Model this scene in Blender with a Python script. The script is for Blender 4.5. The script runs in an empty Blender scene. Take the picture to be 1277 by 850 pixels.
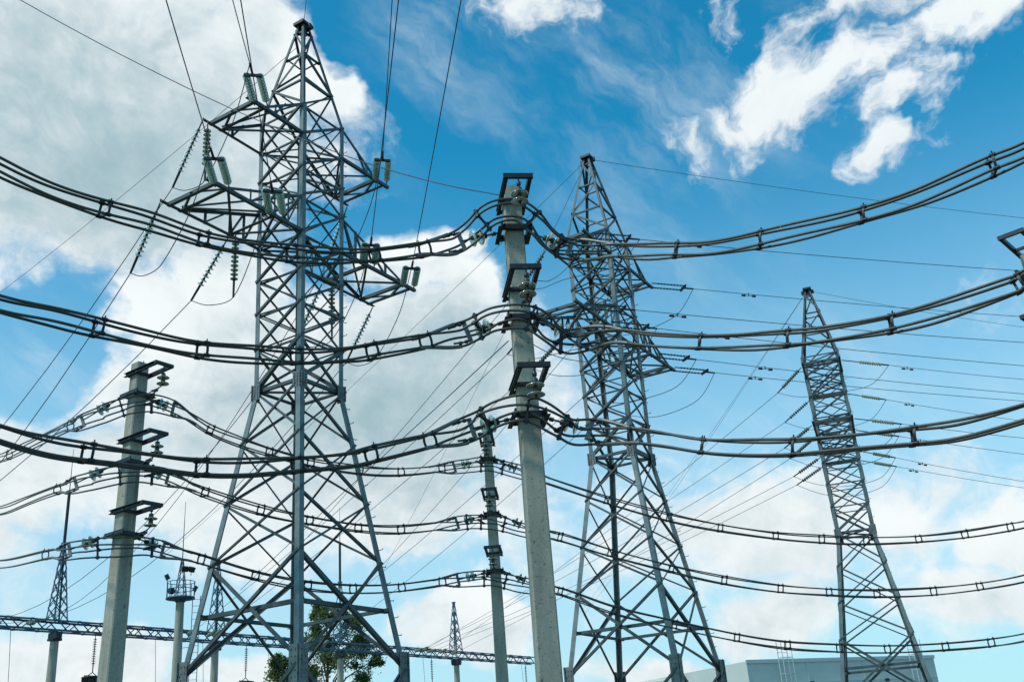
import bpy, math, random
from mathutils import Vector, Matrix
random.seed(7)
SC = bpy.context.scene
COL = SC.collection
R = math.radians

# ------------------------------------------------------------------ camera, sun, exposure
F, CX, CY = 1277.0, 638.5, 425.0            # the photograph is 1277 x 850, a 36 mm lens on 36 mm film
UP = Vector((-228.4, 3033.8, -F)).normalized()
YV = Vector((0, 0, -1)); YV = (YV - UP * YV.dot(UP)).normalized()
XV = YV.cross(UP)
C0 = Vector((0, 0, 1.6))                     # eye height
rows = Matrix((XV, YV, UP))                  # camera axes -> world axes
cam_d = bpy.data.cameras.new('camera'); cam = bpy.data.objects.new('camera', cam_d); COL.objects.link(cam)
cam_d.sensor_width = 36.0; cam_d.lens = 36.0; cam_d.clip_end = 6000; cam_d.clip_start = 0.1
cam.matrix_world = Matrix.Translation(C0) @ rows.to_4x4()
SC.camera = cam

SUN_AZ, SUN_EL = R(238), R(48)               # clockwise from +Y; left of the camera and a little behind it
sd = bpy.data.lights.new('sun', 'SUN'); sun = bpy.data.objects.new('sun', sd); COL.objects.link(sun)
sd.energy = 2.1; sd.angle = R(7.0); sd.color = (1.0, 0.95, 0.87)
SUN_DIR = Vector((math.sin(SUN_AZ) * math.cos(SUN_EL), math.cos(SUN_AZ) * math.cos(SUN_EL), math.sin(SUN_EL)))
sun.rotation_euler = SUN_DIR.to_track_quat('Z', 'Y').to_euler()
SC.view_settings.view_transform = 'Standard'; SC.view_settings.look = 'None'
SC.view_settings.gamma = 1; SC.view_settings.exposure = 0.0
SC.view_settings.use_curve_mapping = False

def ray(px, py): return (rows @ Vector((px - CX, CY - py, -F))).normalized()
def at(px, py, h):                           # point on that line of sight at ground distance h
    d = ray(px, py); return C0 + d * (h / math.hypot(d.x, d.y))
def proj(p):
    q = rows.transposed() @ (Vector(p) - C0); return (CX + F * q.x / -q.z, CY - F * q.y / -q.z)
def azel(px, py):
    d = ray(px, py); return math.atan2(d.x, d.y), math.asin(d.z)

# ------------------------------------------------------------------ world: sky and its clouds, by azimuth and elevation
world = bpy.data.worlds.new('World'); SC.world = world; world.use_nodes = True
nt = world.node_tree; nt.nodes.clear()
def N(kind, **kw):
    n = nt.nodes.new(kind)
    for k, v in kw.items(): setattr(n, k, v)
    return n
def put(sock, v):
    if hasattr(v, 'node') or isinstance(v, bpy.types.NodeSocket): nt.links.new(v, sock)
    else: sock.default_value = v
def M(op, a, b=0.0, c=0.0, clamp=False):
    n = N('ShaderNodeMath', operation=op, use_clamp=clamp); put(n.inputs[0], a); put(n.inputs[1], b); put(n.inputs[2], c); return n.outputs[0]
def V(op, a, b=(0, 0, 0)):
    n = N('ShaderNodeVectorMath', operation=op); put(n.inputs[0], a)
    if op == 'SCALE': put(n.inputs[3], b)
    else: put(n.inputs[1], b)
    return n.outputs['Value'] if op in ('LENGTH', 'DOT_PRODUCT') else n.outputs[0]
def STEP(x, lo, hi):
    n = N('ShaderNodeMapRange', interpolation_type='SMOOTHSTEP'); put(n.inputs[0], x); n.inputs[1].default_value = lo; n.inputs[2].default_value = hi
    return n.outputs[0]
def MIX(f, a, b):
    n = N('ShaderNodeMix', data_type='RGBA'); put(n.inputs[0], f); put(n.inputs[6], a); put(n.inputs[7], b); return n.outputs[2]
def NOISE(v, scale, detail, rough=0.55, col=False, lac=2.0):
    n = N('ShaderNodeTexNoise'); put(n.inputs['Vector'], v); n.inputs['Scale'].default_value = scale
    n.inputs['Detail'].default_value = detail; n.inputs['Roughness'].default_value = rough; n.inputs['Lacunarity'].default_value = lac
    return n.outputs['Color'] if col else n.outputs[0]
tc = N('ShaderNodeTexCoord'); D = tc.outputs['Generated']
sep = N('ShaderNodeSeparateXYZ'); nt.links.new(D, sep.inputs[0])
AZ = M('ARCTAN2', sep.outputs[0], sep.outputs[1]); EL = M('ARCSINE', sep.outputs[2])
cmb = N('ShaderNodeCombineXYZ'); put(cmb.inputs[0], M('MULTIPLY', AZ, M('COSINE', EL))); put(cmb.inputs[1], EL)
P0 = cmb.outputs[0]
warp = V('SUBTRACT', NOISE(P0, 5.5, 5, 0.6, col=True), (0.5, 0.5, 0.5))
P1 = V('ADD', P0, V('MULTIPLY', warp, (0.17, 0.13, 0.0)))
def blobs(P, items):
    out = None
    for (px, py, rx, ry, w) in items:
        a, e = azel(px, py)
        d = V('LENGTH', V('MULTIPLY', V('SUBTRACT', P, (a * math.cos(e), e, 0)), (F / rx, F / ry, 0)))
        s = M('MULTIPLY', M('SUBTRACT', 1.0, d), w)
        out = s if out is None else M('SMOOTH_MAX', out, s, 0.12)
    return out
MASS = [(110,120,320,230,1.5),(350,50,65,85,1.0),(400,105,50,30,.75),(215,430,150,120,1.3),(290,380,110,110,1.2),
  (520,325,95,60,1.1),(590,365,45,60,1.0),(420,490,330,150,1.4),(130,610,320,80,.8),(470,640,340,90,.8),
  (950,665,360,90,.6),(1110,655,75,38,.8),(1255,665,60,50,1.0),(960,775,100,45,.8),(1190,745,110,50,.6),
  (600,770,85,55,1.1),(545,785,60,45,.9),(60,835,190,60,1.0),(330,830,120,35,.7),(800,830,120,30,.5),
  (-250,350,260,600,1.2),(1560,300,240,160,1.0),(1600,650,260,120,1.0),(300,-420,700,260,1.0)]
FEATHER = [(682,12,78,48,.95),(1030,92,115,60,1.1),(950,140,70,38,.65),(1115,105,60,60,.55),(1060,8,85,30,.7),(1190,2,105,40,.85),(1272,30,40,35,.7),(905,30,40,32,.25),(868,172,42,36,.6),(1112,182,52,28,.6)]
GAPS = [(50,420,120,95,1.3),(430,20,28,70,.6),(20,480,70,60,.8)]
SHADE = [(130,170,330,190,1.35),(240,230,200,110,1.1),(20,230,150,80,.9),(460,520,300,150,1.35),(560,440,150,80,1.1),(300,500,150,60,.8),(500,400,100,45,.8),
  (330,560,300,60,.8),(250,-400,600,200,1.0)]
BRIGHT = [(385,60,60,70,1.0),(430,112,45,25,.8),(510,300,80,35,1.2),(596,340,40,60,1.1),(160,400,70,70,1.2),(110,510,90,50,.9),(250,350,80,40,.7),
  (600,745,70,35,1.0),(1110,640,70,30,1.0),(1250,655,60,40,1.0),(1190,5,160,40,.6),(1030,90,110,55,.5),(340,120,90,90,.3)]
WISP = [(900,600,420,120,1.5),(150,680,300,120,1.2),(700,560,200,140,1.0),(780,110,300,190,1.3),(560,60,120,110,1.2),(880,280,200,120,.4),(60,420,190,140,1.0),(1000,500,400,160,.8)]
dn = NOISE(P0, 9.0, 9, 0.58)
dn3 = NOISE(P1, 27.0, 7, 0.6)
dens = M('SUBTRACT', blobs(P1, MASS), M('MAXIMUM', blobs(P1, GAPS), 0.0))
dens = M('ADD', dens, M('MULTIPLY', M('SUBTRACT', dn, 0.5), 1.15))
dens = M('ADD', dens, M('MULTIPLY', M('SUBTRACT', dn3, 0.5), 0.75))
mask = STEP(dens, -0.04, 0.42)
denf = M('ADD', blobs(P1, FEATHER), M('ADD', M('MULTIPLY', M('SUBTRACT', dn3, 0.5), 1.9), M('MULTIPLY', M('SUBTRACT', dn, 0.5), 1.5)))
mask = M('MAXIMUM', mask, M('MULTIPLY', STEP(denf, 0.02, 0.66), 0.97))
# relief: the same noise a little further towards the light
P_off = V('ADD', P0, (-0.012, 0.020, 0.0))
dn2 = NOISE(P_off, 9.0, 9, 0.58)
rel = M('MULTIPLY', M('SUBTRACT', dn, dn2), 2.6)
bil = NOISE(P1, 16.0, 6, 0.55)
shade = M('SUBTRACT', M('MAXIMUM', blobs(P1, SHADE), 0.0), M('MULTIPLY', M('MAXIMUM', blobs(P1, BRIGHT), 0.0), 1.3))
bil2 = NOISE(V('ADD', P1, (3.1, 1.7, 0.0)), 6.5, 7, 0.62)
rel2 = M('MULTIPLY', M('SUBTRACT', dn3, NOISE(V('ADD', P1, (-0.005, 0.008, 0.0)), 27.0, 7, 0.6)), 1.5)
lit = M('SUBTRACT', 0.80, M('MULTIPLY', shade, 0.66))
lit = M('ADD', lit, M('MULTIPLY', M('ADD', rel, rel2), 0.6))
lit = M('ADD', lit, M('MULTIPLY', M('SUBTRACT', bil, 0.5), 0.32))
lit = M('ADD', lit, M('MULTIPLY', M('SUBTRACT', bil2, 0.5), 0.62))
lit = M('ADD', lit, M('MULTIPLY', M('SUBTRACT', 1.0, STEP(dens, 0.05, 0.6)), 0.22))
lit = M('MULTIPLY', M('ADD', M('TANH', M('MULTIPLY', M('SUBTRACT', lit, 0.5), 1.7)), 1.0), 0.5)
CLOUD = MIX(lit, (0.32, 0.485, 0.55, 1), (0.94, 0.99, 1.0, 1))
# thin high wisps, streaked
stv = V('MULTIPLY', V('ADD', P0, V('MULTIPLY', warp, (0.10, 0.10, 0))), (1.0, 1.0, 1.0))
rot = N('ShaderNodeVectorRotate', rotation_type='Z_AXIS'); put(rot.inputs['Vector'], stv); rot.inputs['Angle'].default_value = R(-48)
wn = STEP(NOISE(V('MULTIPLY', rot.outputs[0], (2.6, 0.75, 1.0)), 4.5, 7, 0.6), 0.44, 0.80)
wisp = M('MULTIPLY', M('MULTIPLY', wn, M('MAXIMUM', M('ADD', blobs(P1, WISP), 0.15), 0.0)), 0.62, clamp=True)
# pale veil towards the horizon
veil = M('MULTIPLY', STEP(EL, 0.60, 0.06), 0.80)
sky = N('ShaderNodeTexSky', sky_type='NISHITA', sun_disc=False, sun_elevation=SUN_EL, sun_rotation=SUN_AZ)
sky.air_density = 1.0; sky.dust_density = 0.6; sky.ozone_density = 1.6
skyc = N('ShaderNodeMix', data_type='RGBA', blend_type='MULTIPLY'); skyc.inputs[0].default_value = 1.0
nt.links.new(sky.outputs[0], skyc.inputs[6]); skyc.inputs[7].default_value = (0.10, 1.08, 1.22, 1)
K = 0.15                                     # strength of the sky in the background
base = V('SCALE', skyc.outputs[2], 1.0)
def LUM(c): return V('SCALE', c, 1.0 / K)     # cloud radiance, undone by the background strength
c1 = MIX(veil, base, LUM((0.58, 0.80, 0.91)))
c2 = MIX(wisp, c1, LUM((0.80, 0.92, 0.96)))
c3 = MIX(mask, c2, LUM(CLOUD))
bg = N('ShaderNodeBackground'); put(bg.inputs[0], c3); bg.inputs[1].default_value = K
ow = N('ShaderNodeOutputWorld'); nt.links.new(bg.outputs[0], ow.inputs[0])

# ------------------------------------------------------------------ materials
def mat(name, base, rough=0.6, metal=0.0, var=0.15, scale=6.0, bump=0.0, spots=None, streak=False, **kw):
    m = bpy.data.materials.new(name); m.use_nodes = True; t = m.node_tree; b = t.nodes['Principled BSDF']
    tc = t.nodes.new('ShaderNodeTexCoord'); mp = t.nodes.new('ShaderNodeMapping')
    mp.inputs['Scale'].default_value = (scale, scale, scale * (0.18 if streak else 1.0))
    t.links.new(tc.outputs['Object'], mp.inputs['Vector'])
    n = t.nodes.new('ShaderNodeTexNoise'); n.inputs['Scale'].default_value = 1.0; n.inputs['Detail'].default_value = 8; n.inputs['Roughness'].default_value = 0.62
    t.links.new(mp.outputs[0], n.inputs['Vector'])
    r = t.nodes.new('ShaderNodeValToRGB'); e = r.color_ramp.elements
    e[0].position = 0.28; e[1].position = 0.72
    e[0].color = tuple(c * (1 - var) for c in base) + (1,); e[1].color = tuple(min(1, c * (1 + var)) for c in base) + (1,)
    t.links.new(n.outputs[0], r.inputs[0]); col = r.outputs[0]
    if spots:                                # pits, rust or moss: (colour, scale, threshold, z stretch)
        for (sc, s, th, zs) in spots:
            mp2 = t.nodes.new('ShaderNodeMapping'); mp2.inputs['Scale'].default_value = (s, s, s * zs)
            t.links.new(tc.outputs['Object'], mp2.inputs['Vector'])
            n2 = t.nodes.new('ShaderNodeTexNoise'); n2.inputs['Scale'].default_value = 1.0; n2.inputs['Detail'].default_value = 5
            t.links.new(mp2.outputs[0], n2.inputs['Vector'])
            mr = t.nodes.new('ShaderNodeMapRange'); mr.inputs[1].default_value = th; mr.inputs[2].default_value = th + 0.08
            t.links.new(n2.outputs[0], mr.inputs[0])
            mx = t.nodes.new('ShaderNodeMix'); mx.data_type = 'RGBA'
            t.links.new(mr.outputs[0], mx.inputs[0]); t.links.new(col, mx.inputs[6]); mx.inputs[7].default_value = sc + (1,)
            col = mx.outputs[2]
    t.links.new(col, b.inputs['Base Color'])
    b.inputs['Roughness'].default_value = rough; b.inputs['Metallic'].default_value = metal
    for k, v in kw.items(): b.inputs[k].default_value = v
    if bump:
        bp = t.nodes.new('ShaderNodeBump'); bp.inputs['Strength'].default_value = bump; bp.inputs['Distance'].default_value = 0.01
        t.links.new(n.outputs[0], bp.inputs['Height']); t.links.new(bp.outputs[0], b.inputs['Normal'])
    return m
STEEL = mat('galvanised_steel', (0.076, 0.095, 0.094), 0.6, 0.1, 0.45, 3.0, spots=[((0.09, 0.12, 0.13), 2.2, 0.62, 0.3)])
STEEL_PALE = mat('pale_galvanised_steel', (0.165, 0.20, 0.197), 0.55, 0.1, 0.35, 3.0, spots=[((0.15, 0.19, 0.2), 2.2, 0.60, 0.3)])
STEEL_DARK = mat('dark_painted_steel', (0.022, 0.026, 0.029), 0.5, 0.2, 0.35, 14.0, spots=[((0.10, 0.065, 0.04), 9, 0.66, 1)])
STEEL_BLUE = mat('blue_painted_steel', (0.06, 0.12, 0.17), 0.5, 0.2, 0.25, 5.0)
FITTING = mat('weathered_fitting', (0.07, 0.08, 0.085), 0.45, 0.6, 0.4, 20.0)
GUSSET = mat('gusset_steel', (0.19, 0.205, 0.20), 0.6, 0.3, 0.3, 6.0, spots=[((0.12, 0.09, 0.07), 5, 0.63, 1)])
ALU = mat('weathered_aluminium', (0.095, 0.09, 0.075), 0.5, 0.35, 0.25, 9.0)
ALU_PALE = mat('newer_aluminium', (0.20, 0.20, 0.18), 0.45, 0.5, 0.2, 9.0)
WIRE = mat('overhead_wire', (0.055, 0.065, 0.075), 0.5, 0.4, 0.15, 2.0)
CONC = mat('weathered_concrete', (0.385, 0.35, 0.275), 0.92, 0.0, 0.36, 3.6, bump=0.8, streak=True,
           spots=[((0.46, 0.44, 0.37), 38, 0.60, 1), ((0.19, 0.18, 0.145), 30, 0.60, 1), ((0.20, 0.195, 0.155), 3.4, 0.57, 0.10), ((0.23, 0.145, 0.08), 4.0, 0.66, 0.07), ((0.07, 0.065, 0.055), 20, 0.645, 1), ((0.13, 0.125, 0.10), 7.0, 0.68, 0.5)])
GLASS = mat('green_glass', (0.50, 0.63, 0.50), 0.24, 0.0, 0.06, 20.0, **{'Transmission Weight': 0.35, 'IOR': 1.45})
GLASS_AMBER = mat('aged_glass', (0.50, 0.53, 0.36), 0.15, 0.0, 0.10, 20.0, **{'Transmission Weight': 0.5, 'IOR': 1.45})
CAP = mat('insulator_cap', (0.06, 0.065, 0.06), 0.55, 0.4, 0.3, 30.0)

# ------------------------------------------------------------------ mesh helpers
LOC = {}
class MB:
    def __init__(s): s.v = []; s.f = []; s.smooth = []
    def add(s, vs, fs, sm=False):
        o = len(s.v); s.v += [Vector(x) for x in vs]; s.f += [tuple(i + o for i in f) for f in fs]; s.smooth += [sm] * len(fs)
    def box(s, c, ax, ay, az):               # centre and three half axes
        c, ax, ay, az = map(Vector, (c, ax, ay, az))
        s.add([c + ax * i + ay * j + az * k for i in (-1, 1) for j in (-1, 1) for k in (-1, 1)],
              [(0, 1, 3, 2), (4, 6, 7, 5), (0, 4, 5, 1), (2, 3, 7, 6), (0, 2, 6, 4), (1, 5, 7, 3)])
    def beam(s, p, q, w, h, up=(0, 0, 1)):    # rectangular bar from p to q
        p, q = Vector(p), Vector(q); d = q - p; L = d.length; d = d / L
        up = Vector(up); sx = d.cross(up)
        if sx.length < 1e-4: sx = d.cross(Vector((1, 0, 0)))
        sx.normalize(); u = sx.cross(d)
        s.box((p + q) / 2, d * L / 2, sx * w / 2, u * h / 2)
    def angle(s, p, q, w, n1, n2, t=0.14):    # L-section bar: heel on the line p-q, flanges along n1 and n2
        p, q = Vector(p), Vector(q); d = (q - p).normalized()
        a = Vector(n1); a = (a - d * a.dot(d)).normalized(); b = Vector(n2); b = b - d * b.dot(d) - a * b.dot(a); b.normalize()
        t = max(0.007, w * t)
        pr = [(0, 0), (w, 0), (w, t), (t, t), (t, w), (0, w)]
        vs = [p + a * x + b * y for x, y in pr] + [q + a * x + b * y for x, y in pr]
        fs = [(i, (i + 1) % 6, 6 + (i + 1) % 6, 6 + i) for i in range(6)] + [(3, 2, 1, 0), (5, 4, 3, 0), (6, 7, 8, 9), (6, 9, 10, 11)]
        s.add(vs, fs)
    def tube(s, pts, r, n=8, cap=True):
        pts = [Vector(p) for p in pts]; m = len(pts); rr = r if isinstance(r, (list, tuple)) else [r] * m
        vs = []; u = None
        for i in range(m):
            d = (pts[min(i + 1, m - 1)] - pts[max(i - 1, 0)]).normalized()
            if u is None:
                u = d.orthogonal().normalized()
            u = (u - d * u.dot(d)).normalized(); w = d.cross(u)
            vs += [pts[i] + (u * math.cos(2 * math.pi * k / n) + w * math.sin(2 * math.pi * k / n)) * rr[i] for k in range(n)]
        fs = [(i * n + k, i * n + (k + 1) % n, (i + 1) * n + (k + 1) % n, (i + 1) * n + k) for i in range(m - 1) for k in range(n)]
        s.add(vs, fs, True)
        if cap: s.add(vs[:n], [tuple(range(n - 1, -1, -1))]); s.add(vs[-n:], [tuple(range(n))])
    def lathe(s, p, d, prof, n=14):           # profile of (along, radius) about the axis d through p
        p, d = Vector(p), Vector(d).normalized(); u = d.orthogonal().normalized(); w = d.cross(u)
        vs = [p + d * z + (u * math.cos(2 * math.pi * k / n) + w * math.sin(2 * math.pi * k / n)) * r for z, r in prof for k in range(n)]
        fs = [(i * n + k, i * n + (k + 1) % n, (i + 1) * n + (k + 1) % n, (i + 1) * n + k) for i in range(len(prof) - 1) for k in range(n)]
        s.add(vs, fs, True)
    def build(s, name, m, parent=None, base=None):
        base = Vector(base) if base is not None else (LOC[parent] if parent is not None else Vector((0, 0, 0)))
        me = bpy.data.meshes.new(name); me.from_pydata([v - base for v in s.v], [], s.f)
        for i, b in enumerate(s.smooth): me.polygons[i].use_smooth = b
        me.materials.append(m)
        o = bpy.data.objects.new(name, me); COL.objects.link(o)
        if parent is not None: o.parent = parent; LOC[o] = base
        else: o.location = base; LOC[o] = base
        return o
def tag(o, label=None, cat=None, group=None, kind=None):
    for k, v in (('label', label), ('category', cat), ('group', group), ('kind', kind)):
        if v: o[k] = v
    return o
def thing(name, loc, label, cat, group=None):
    o = bpy.data.objects.new(name, None); o.empty_display_size = 0.2; COL.objects.link(o); o.location = loc; LOC[o] = Vector(loc)
    return tag(o, label, cat, group)
def copy_thing(root, loc, rotz, label, group=None):
    def cp(o, par):
        c = o.copy(); COL.objects.link(c)
        if par is not None: c.parent = par
        for ch in KIDS.get(o, []): cp(ch, c)
        return c
    r = cp(root, None); r.location = loc; r.rotation_euler = (0, 0, rotz); r['label'] = label
    if group: r['group'] = group
    return r
KIDS = {}

# ------------------------------------------------------------------ ground
g = MB(); S = 3000
g.add([(-S, -S, 0), (S, -S, 0), (S, S, 0), (-S, S, 0)], [(0, 1, 2, 3)])
GRASS = mat('rough_grass', (0.085, 0.082, 0.05), 0.95, 0, 0.5, 0.6, spots=[((0.22, 0.21, 0.19), 0.15, 0.58, 1)])
tag(g.build('ground', GRASS), kind='structure')

# ------------------------------------------------------------------ lattice pylons, all of one type
ZF, ZW, ZU = 4.09, 11.19, 18.55
def hw(z):
    if z <= ZW: return 1.857 + (0.817 - 1.857) * (z - 4.136) / (ZW - 4.136)
    if z <= 19.6: return 0.817 + 0.039 * (z - ZW) / (ZU - ZW)
    return 0.86 + (0.13 - 0.86) * (z - 19.6) / (23.3 - 19.6)
SG = [(1, 1), (1, -1), (-1, -1), (-1, 1)]
def corner(k, z): h = hw(z); return Vector((SG[k][0] * h, SG[k][1] * h, z))
LEV_LEG = [0.15, ZF, 6.64, 8.16, 9.73, ZW]
LEV_BODY = [ZW, 12.37, 13.40, 14.39, 15.43, 16.56, 17.53, ZU, 19.6]
LEV_PEAK = [19.6, 20.75, 21.95, 23.0]
def inn(k): return (Vector((-SG[k][0], 0, 0)), Vector((0, -SG[k][1], 0)))
def make_pylon():
    t = thing('lattice_pylon', (0, 0, 0), '', 'pylon', 'steel lattice pylons')
    P = []
    for k in range(4):
        m = MB(); a, b = inn(k)
        m.angle(corner(k, 0), corner(k, ZW), 0.155, a, b, 0.12); m.angle(corner(k, ZW), corner(k, 19.6), 0.142, a, b, 0.12)
        P.append(m.build('leg', STEEL_PALE, t))
    for k in range(4):                        # bracing of one face, between leg k and leg k+1
        j = (k + 1) % 4; m = MB()
        nin = -(corner(k, 10) + corner(j, 10)); nin.z = 0; nin.normalize()
        def br(z0, i0, z1, i1, w, off):
            p, q = corner(i0, z0) + nin * off, corner(i1, z1) + nin * off
            d = (q - p).normalized(); m.angle(p, q, w, nin.cross(d) if nin.cross(d).z > 0 else -nin.cross(d), nin)
        for i in range(len(LEV_LEG) - 1):
            z0, z1 = LEV_LEG[i], LEV_LEG[i + 1]; w = 0.10 if i < 2 else 0.068
            br(z0, k, z1, j, w, 0.03); br(z0, j, z1, k, w * .75, -0.02 - w * 0.15)
        br(5.45, k, 5.45, j, 0.10, 0.16); br(ZW, k, ZW, j, 0.09, 0.05)
        for i in range(len(LEV_BODY) - 1):
            z0, z1 = LEV_BODY[i], LEV_BODY[i + 1]; w = 0.09 if i == 0 else 0.060
            br(z0, k, z1, j, w * .72, 0.03); br(z0, j, z1, k, w * 1.15, -0.03); br(z1, k, z1, j, 0.048, 0.11)
        P.append(m.build('face_bracing', STEEL, t))
    m = MB()                                  # peak
    for k in range(4):
        a, b = inn(k); m.angle(corner(k, 19.6), corner(k, 23.3), 0.085, a, b)
        j = (k + 1) % 4; nin = -(corner(k, 10) + corner(j, 10)); nin.z = 0; nin.normalize()
        for i in range(3):
            z0, z1 = LEV_PEAK[i], LEV_PEAK[i + 1]
            p, q = (corner(k, z0), corner(j, z1)) if (i + k) % 2 == 0 else (corner(j, z0), corner(k, z1))
            d = (q - p).normalized(); m.angle(p, q, 0.062, nin.cross(d), nin)
            p, q = corner(k, z1) + nin * 0.07, corner(j, z1) + nin * 0.07
            m.angle(p, q, 0.058, (0, 0, 1), nin)
    P.append(m.build('peak', STEEL, t))
    m = MB(); m.box((0, 0, 23.33), (0.24, 0, 0), (0, 0.2, 0), (0, 0, 0.05)); m.box((0, 0, 23.2), (0.05, 0, 0), (0, 0.3, 0), (0, 0, 0.09))
    P.append(m.build('peak_cap', STEEL_DARK, t))
    for z in (ZW + 0.05, 15.43, ZU):         # plan diaphragms
        m = MB()
        c = [corner(k, z) for k in range(4)]
        m.angle(c[0], c[2], 0.07, (0, 0, 1), (1, -1, 0)); m.angle(c[1] - Vector((0, 0, .05)), c[3] - Vector((0, 0, .05)), 0.07, (0, 0, 1), (1, 1, 0))
        P.append(m.build('diaphragm', STEEL, t))
    for sx in (1, -1):                        # cross-arms
        for (zl, zu, x1, x2, xin) in ((ZU, 19.6, 2.3, 2.75, None), (15.43, 16.56, 3.5, 3.95, 1.85)):
            m = MB(); h0 = hw(zl)
            for sy in (1, -1):
                lo0 = Vector((sx * h0, sy * h0, zl)); tip = Vector((sx * x2, sy * 0.86, zl + 0.02)); up0 = Vector((sx * h0, sy * h0, zu))
                ext = tip + Vector((sx * 0.22, 0, 0))
                m.angle(lo0, ext, 0.092, (0, -sy, 0), (0, 0, 1)); m.angle(up0, Vector((sx * x1, sy * 0.86, zl + 0.12)), 0.078, (0, -sy, 0), (0, 0, -1))
                xs = [h0, 1.5, 1.9, x1] if xin is None else [h0, 1.35, xin, 2.7, x1]
                def upz(x): return zu + (zl + 0.12 - zu) * (x - h0) / (x1 - h0)
                for i in range(1, len(xs) - 1):
                    if xin is None and i == 1: continue
                    m.angle((sx * xs[i], sy * 0.85, zl), (sx * xs[i], sy * 0.85, upz(xs[i])), 0.055, (sx, 0, 0), (0, -sy, 0))
                    m.angle((sx * xs[i], sy * 0.83, zl + .05), (sx * xs[i - 1], sy * 0.83, upz(xs[i - 1])), 0.05, (0, 0, 1), (0, -sy, 0))
            m.angle((sx * x1, -0.86, zl), (sx * x1, 0.86, zl), 0.10, (sx, 0, 0), (0, 0, 1)); m.angle((sx * x2, -0.86, zl), (sx * x2, 0.86, zl), 0.10, (-sx, 0, 0), (0, 0, 1))
            m.angle((sx * x1, -0.8, zl + .04), (sx * x2, 0, zl + .04), 0.06, (0, 0, 1), (0, 1, 0)); m.angle((sx * x2, 0, zl + .04), (sx * x1, 0.8, zl + .04), 0.06, (0, 0, 1), (0, 1, 0))
            nodes = [h0, x1] if xin is None else [h0, xin, x1]
            for i in range(len(nodes) - 1):
                s_ = 1 if i % 2 == 0 else -1
                m.angle((sx * nodes[i], 0.82 * s_, zl + .03), (sx * nodes[i + 1], -0.82 * s_, zl + .03), 0.07, (0, 0, 1), (0, 1, 0))
                m.angle((sx * nodes[i], -0.82 * s_, zl + .11), (sx * nodes[i + 1], 0.82 * s_, zl + .11), 0.06, (0, 0, 1), (0, 1, 0))
            if xin: m.angle((sx * xin, -0.86, zl), (sx * xin, 0.86, zl), 0.09, (sx, 0, 0), (0, 0, 1))
            m.angle((sx * x1, -0.82, zl + .13), (sx * h0, 0.8, zu - .05), 0.06, (0, 0, 1), (0, 1, 0))
            P.append(m.build('cross_arm', STEEL, t))
    for k in range(4):                        # bolted gusset plates at knee and foot joints
        a, b = inn(k)
        for z, w, hgt in ((ZW, 0.15, 0.21), (ZF, 0.17, 0.40)):
            m = MB(); c = corner(k, z)
            for (u, v) in ((a, b), (b, a)):
                cc = c + u * (w * 0.52) - v * 0.028
                m.box(cc, u * w, v * 0.008, Vector((0, 0, hgt)))
                for r_ in range(5):
                    for q_ in (0.2, 0.75, 1.5):
                        m.box(cc + u * (q_ - 0.85) * w * 0.9 + Vector((0, 0, (r_ - 2) * hgt * 0.36)) - v * 0.018, u * 0.013, v * 0.012, Vector((0, 0, 0.013)))
            P.append(m.build('gusset_plate', GUSSET, t))
    k = 3                                     # climbing bolts up one leg
    z = 2.8
    while z < 19.4:
        c = corner(k, z); d = Vector((-1, 0, 0)) if int(z / 0.42) % 2 else Vector((0, 1, 0))
        m = MB(); m.tube([c, c + d * 0.11, c + d * 0.12 + Vector((0, 0, .012)), c + d * 0.12 + Vector((0, 0, .032))], 0.010, 5); z += 0.42
        P.append(m.build('climbing_bolt', STEEL_DARK, t))
    for k in range(4):
        m = MB(); c = corner(k, 0); m.box((c.x, c.y, 0.0), (0.45, 0, 0), (0, 0.45, 0), (0, 0, 0.14)); P.append(m.build('footing', CONC, t))
    KIDS[t] = P
    return t
# position, rotation (degrees) and base level of each
def rotz_of(rot): return math.pi + math.pi / 4 + R(rot)
PYL = [(Vector((-5.725, 25.362, 0)), rotz_of(13.99)), (Vector((3.453, 34.075, 0)), rotz_of(15.44)), None]
d3 = ray(1006, 360); p3 = C0 + d3 * (48.3 / math.hypot(d3.x, d3.y))
PYL[2] = (Vector((p3.x, p3.y, p3.z - 23.4)), rotz_of(27))
PLABEL = ['largest and nearest steel lattice pylon, left of centre, broad bolted plates at its foot joints',
          'middle lattice pylon standing just right of the square concrete pole',
          'smallest lattice pylon, far right beside the grey industrial building']
py0 = make_pylon(); py0.location = PYL[0][0]; py0.rotation_euler = (0, 0, PYL[0][1]); py0['label'] = PLABEL[0]
for i in (1, 2): copy_thing(py0, PYL[i][0], PYL[i][1], PLABEL[i])
def T(i, x, y, z):
    l, r = PYL[i]; return l + Vector((x * math.cos(r) - y * math.sin(r), x * math.sin(r) + y * math.cos(r), z))

# ------------------------------------------------------------------ insulator discs
def mesh_of(mb, name, m):
    o = mb.build(name, m); me = o.data; bpy.data.objects.remove(o); return me
_d = MB(); _d.lathe((0, 0, 0), (0, 0, 1), [(0.010, 0.03), (0.006, 0.05), (-0.003, 0.092), (-0.014, 0.124), (-0.024, 0.135), (-0.031, 0.131), (-0.022, 0.112), (-0.036, 0.100), (-0.022, 0.082), (-0.036, 0.068), (-0.024, 0.05), (-0.024, 0.02)], 18)
DISC = mesh_of(_d, 'glass_disc', GLASS)
DISC_A = DISC.copy(); DISC_A.materials[0] = GLASS_AMBER
_c = MB(); _c.lathe((0, 0, 0), (0, 0, 1), [(0.085, 0.001), (0.085, 0.032), (0.075, 0.046), (0.018, 0.05), (0.005, 0.044), (-0.036, 0.022), (-0.065, 0.014), (-0.065, 0.001)], 10)
CAPM = mesh_of(_c, 'disc_cap', CAP)
DS = 1.0
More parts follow.
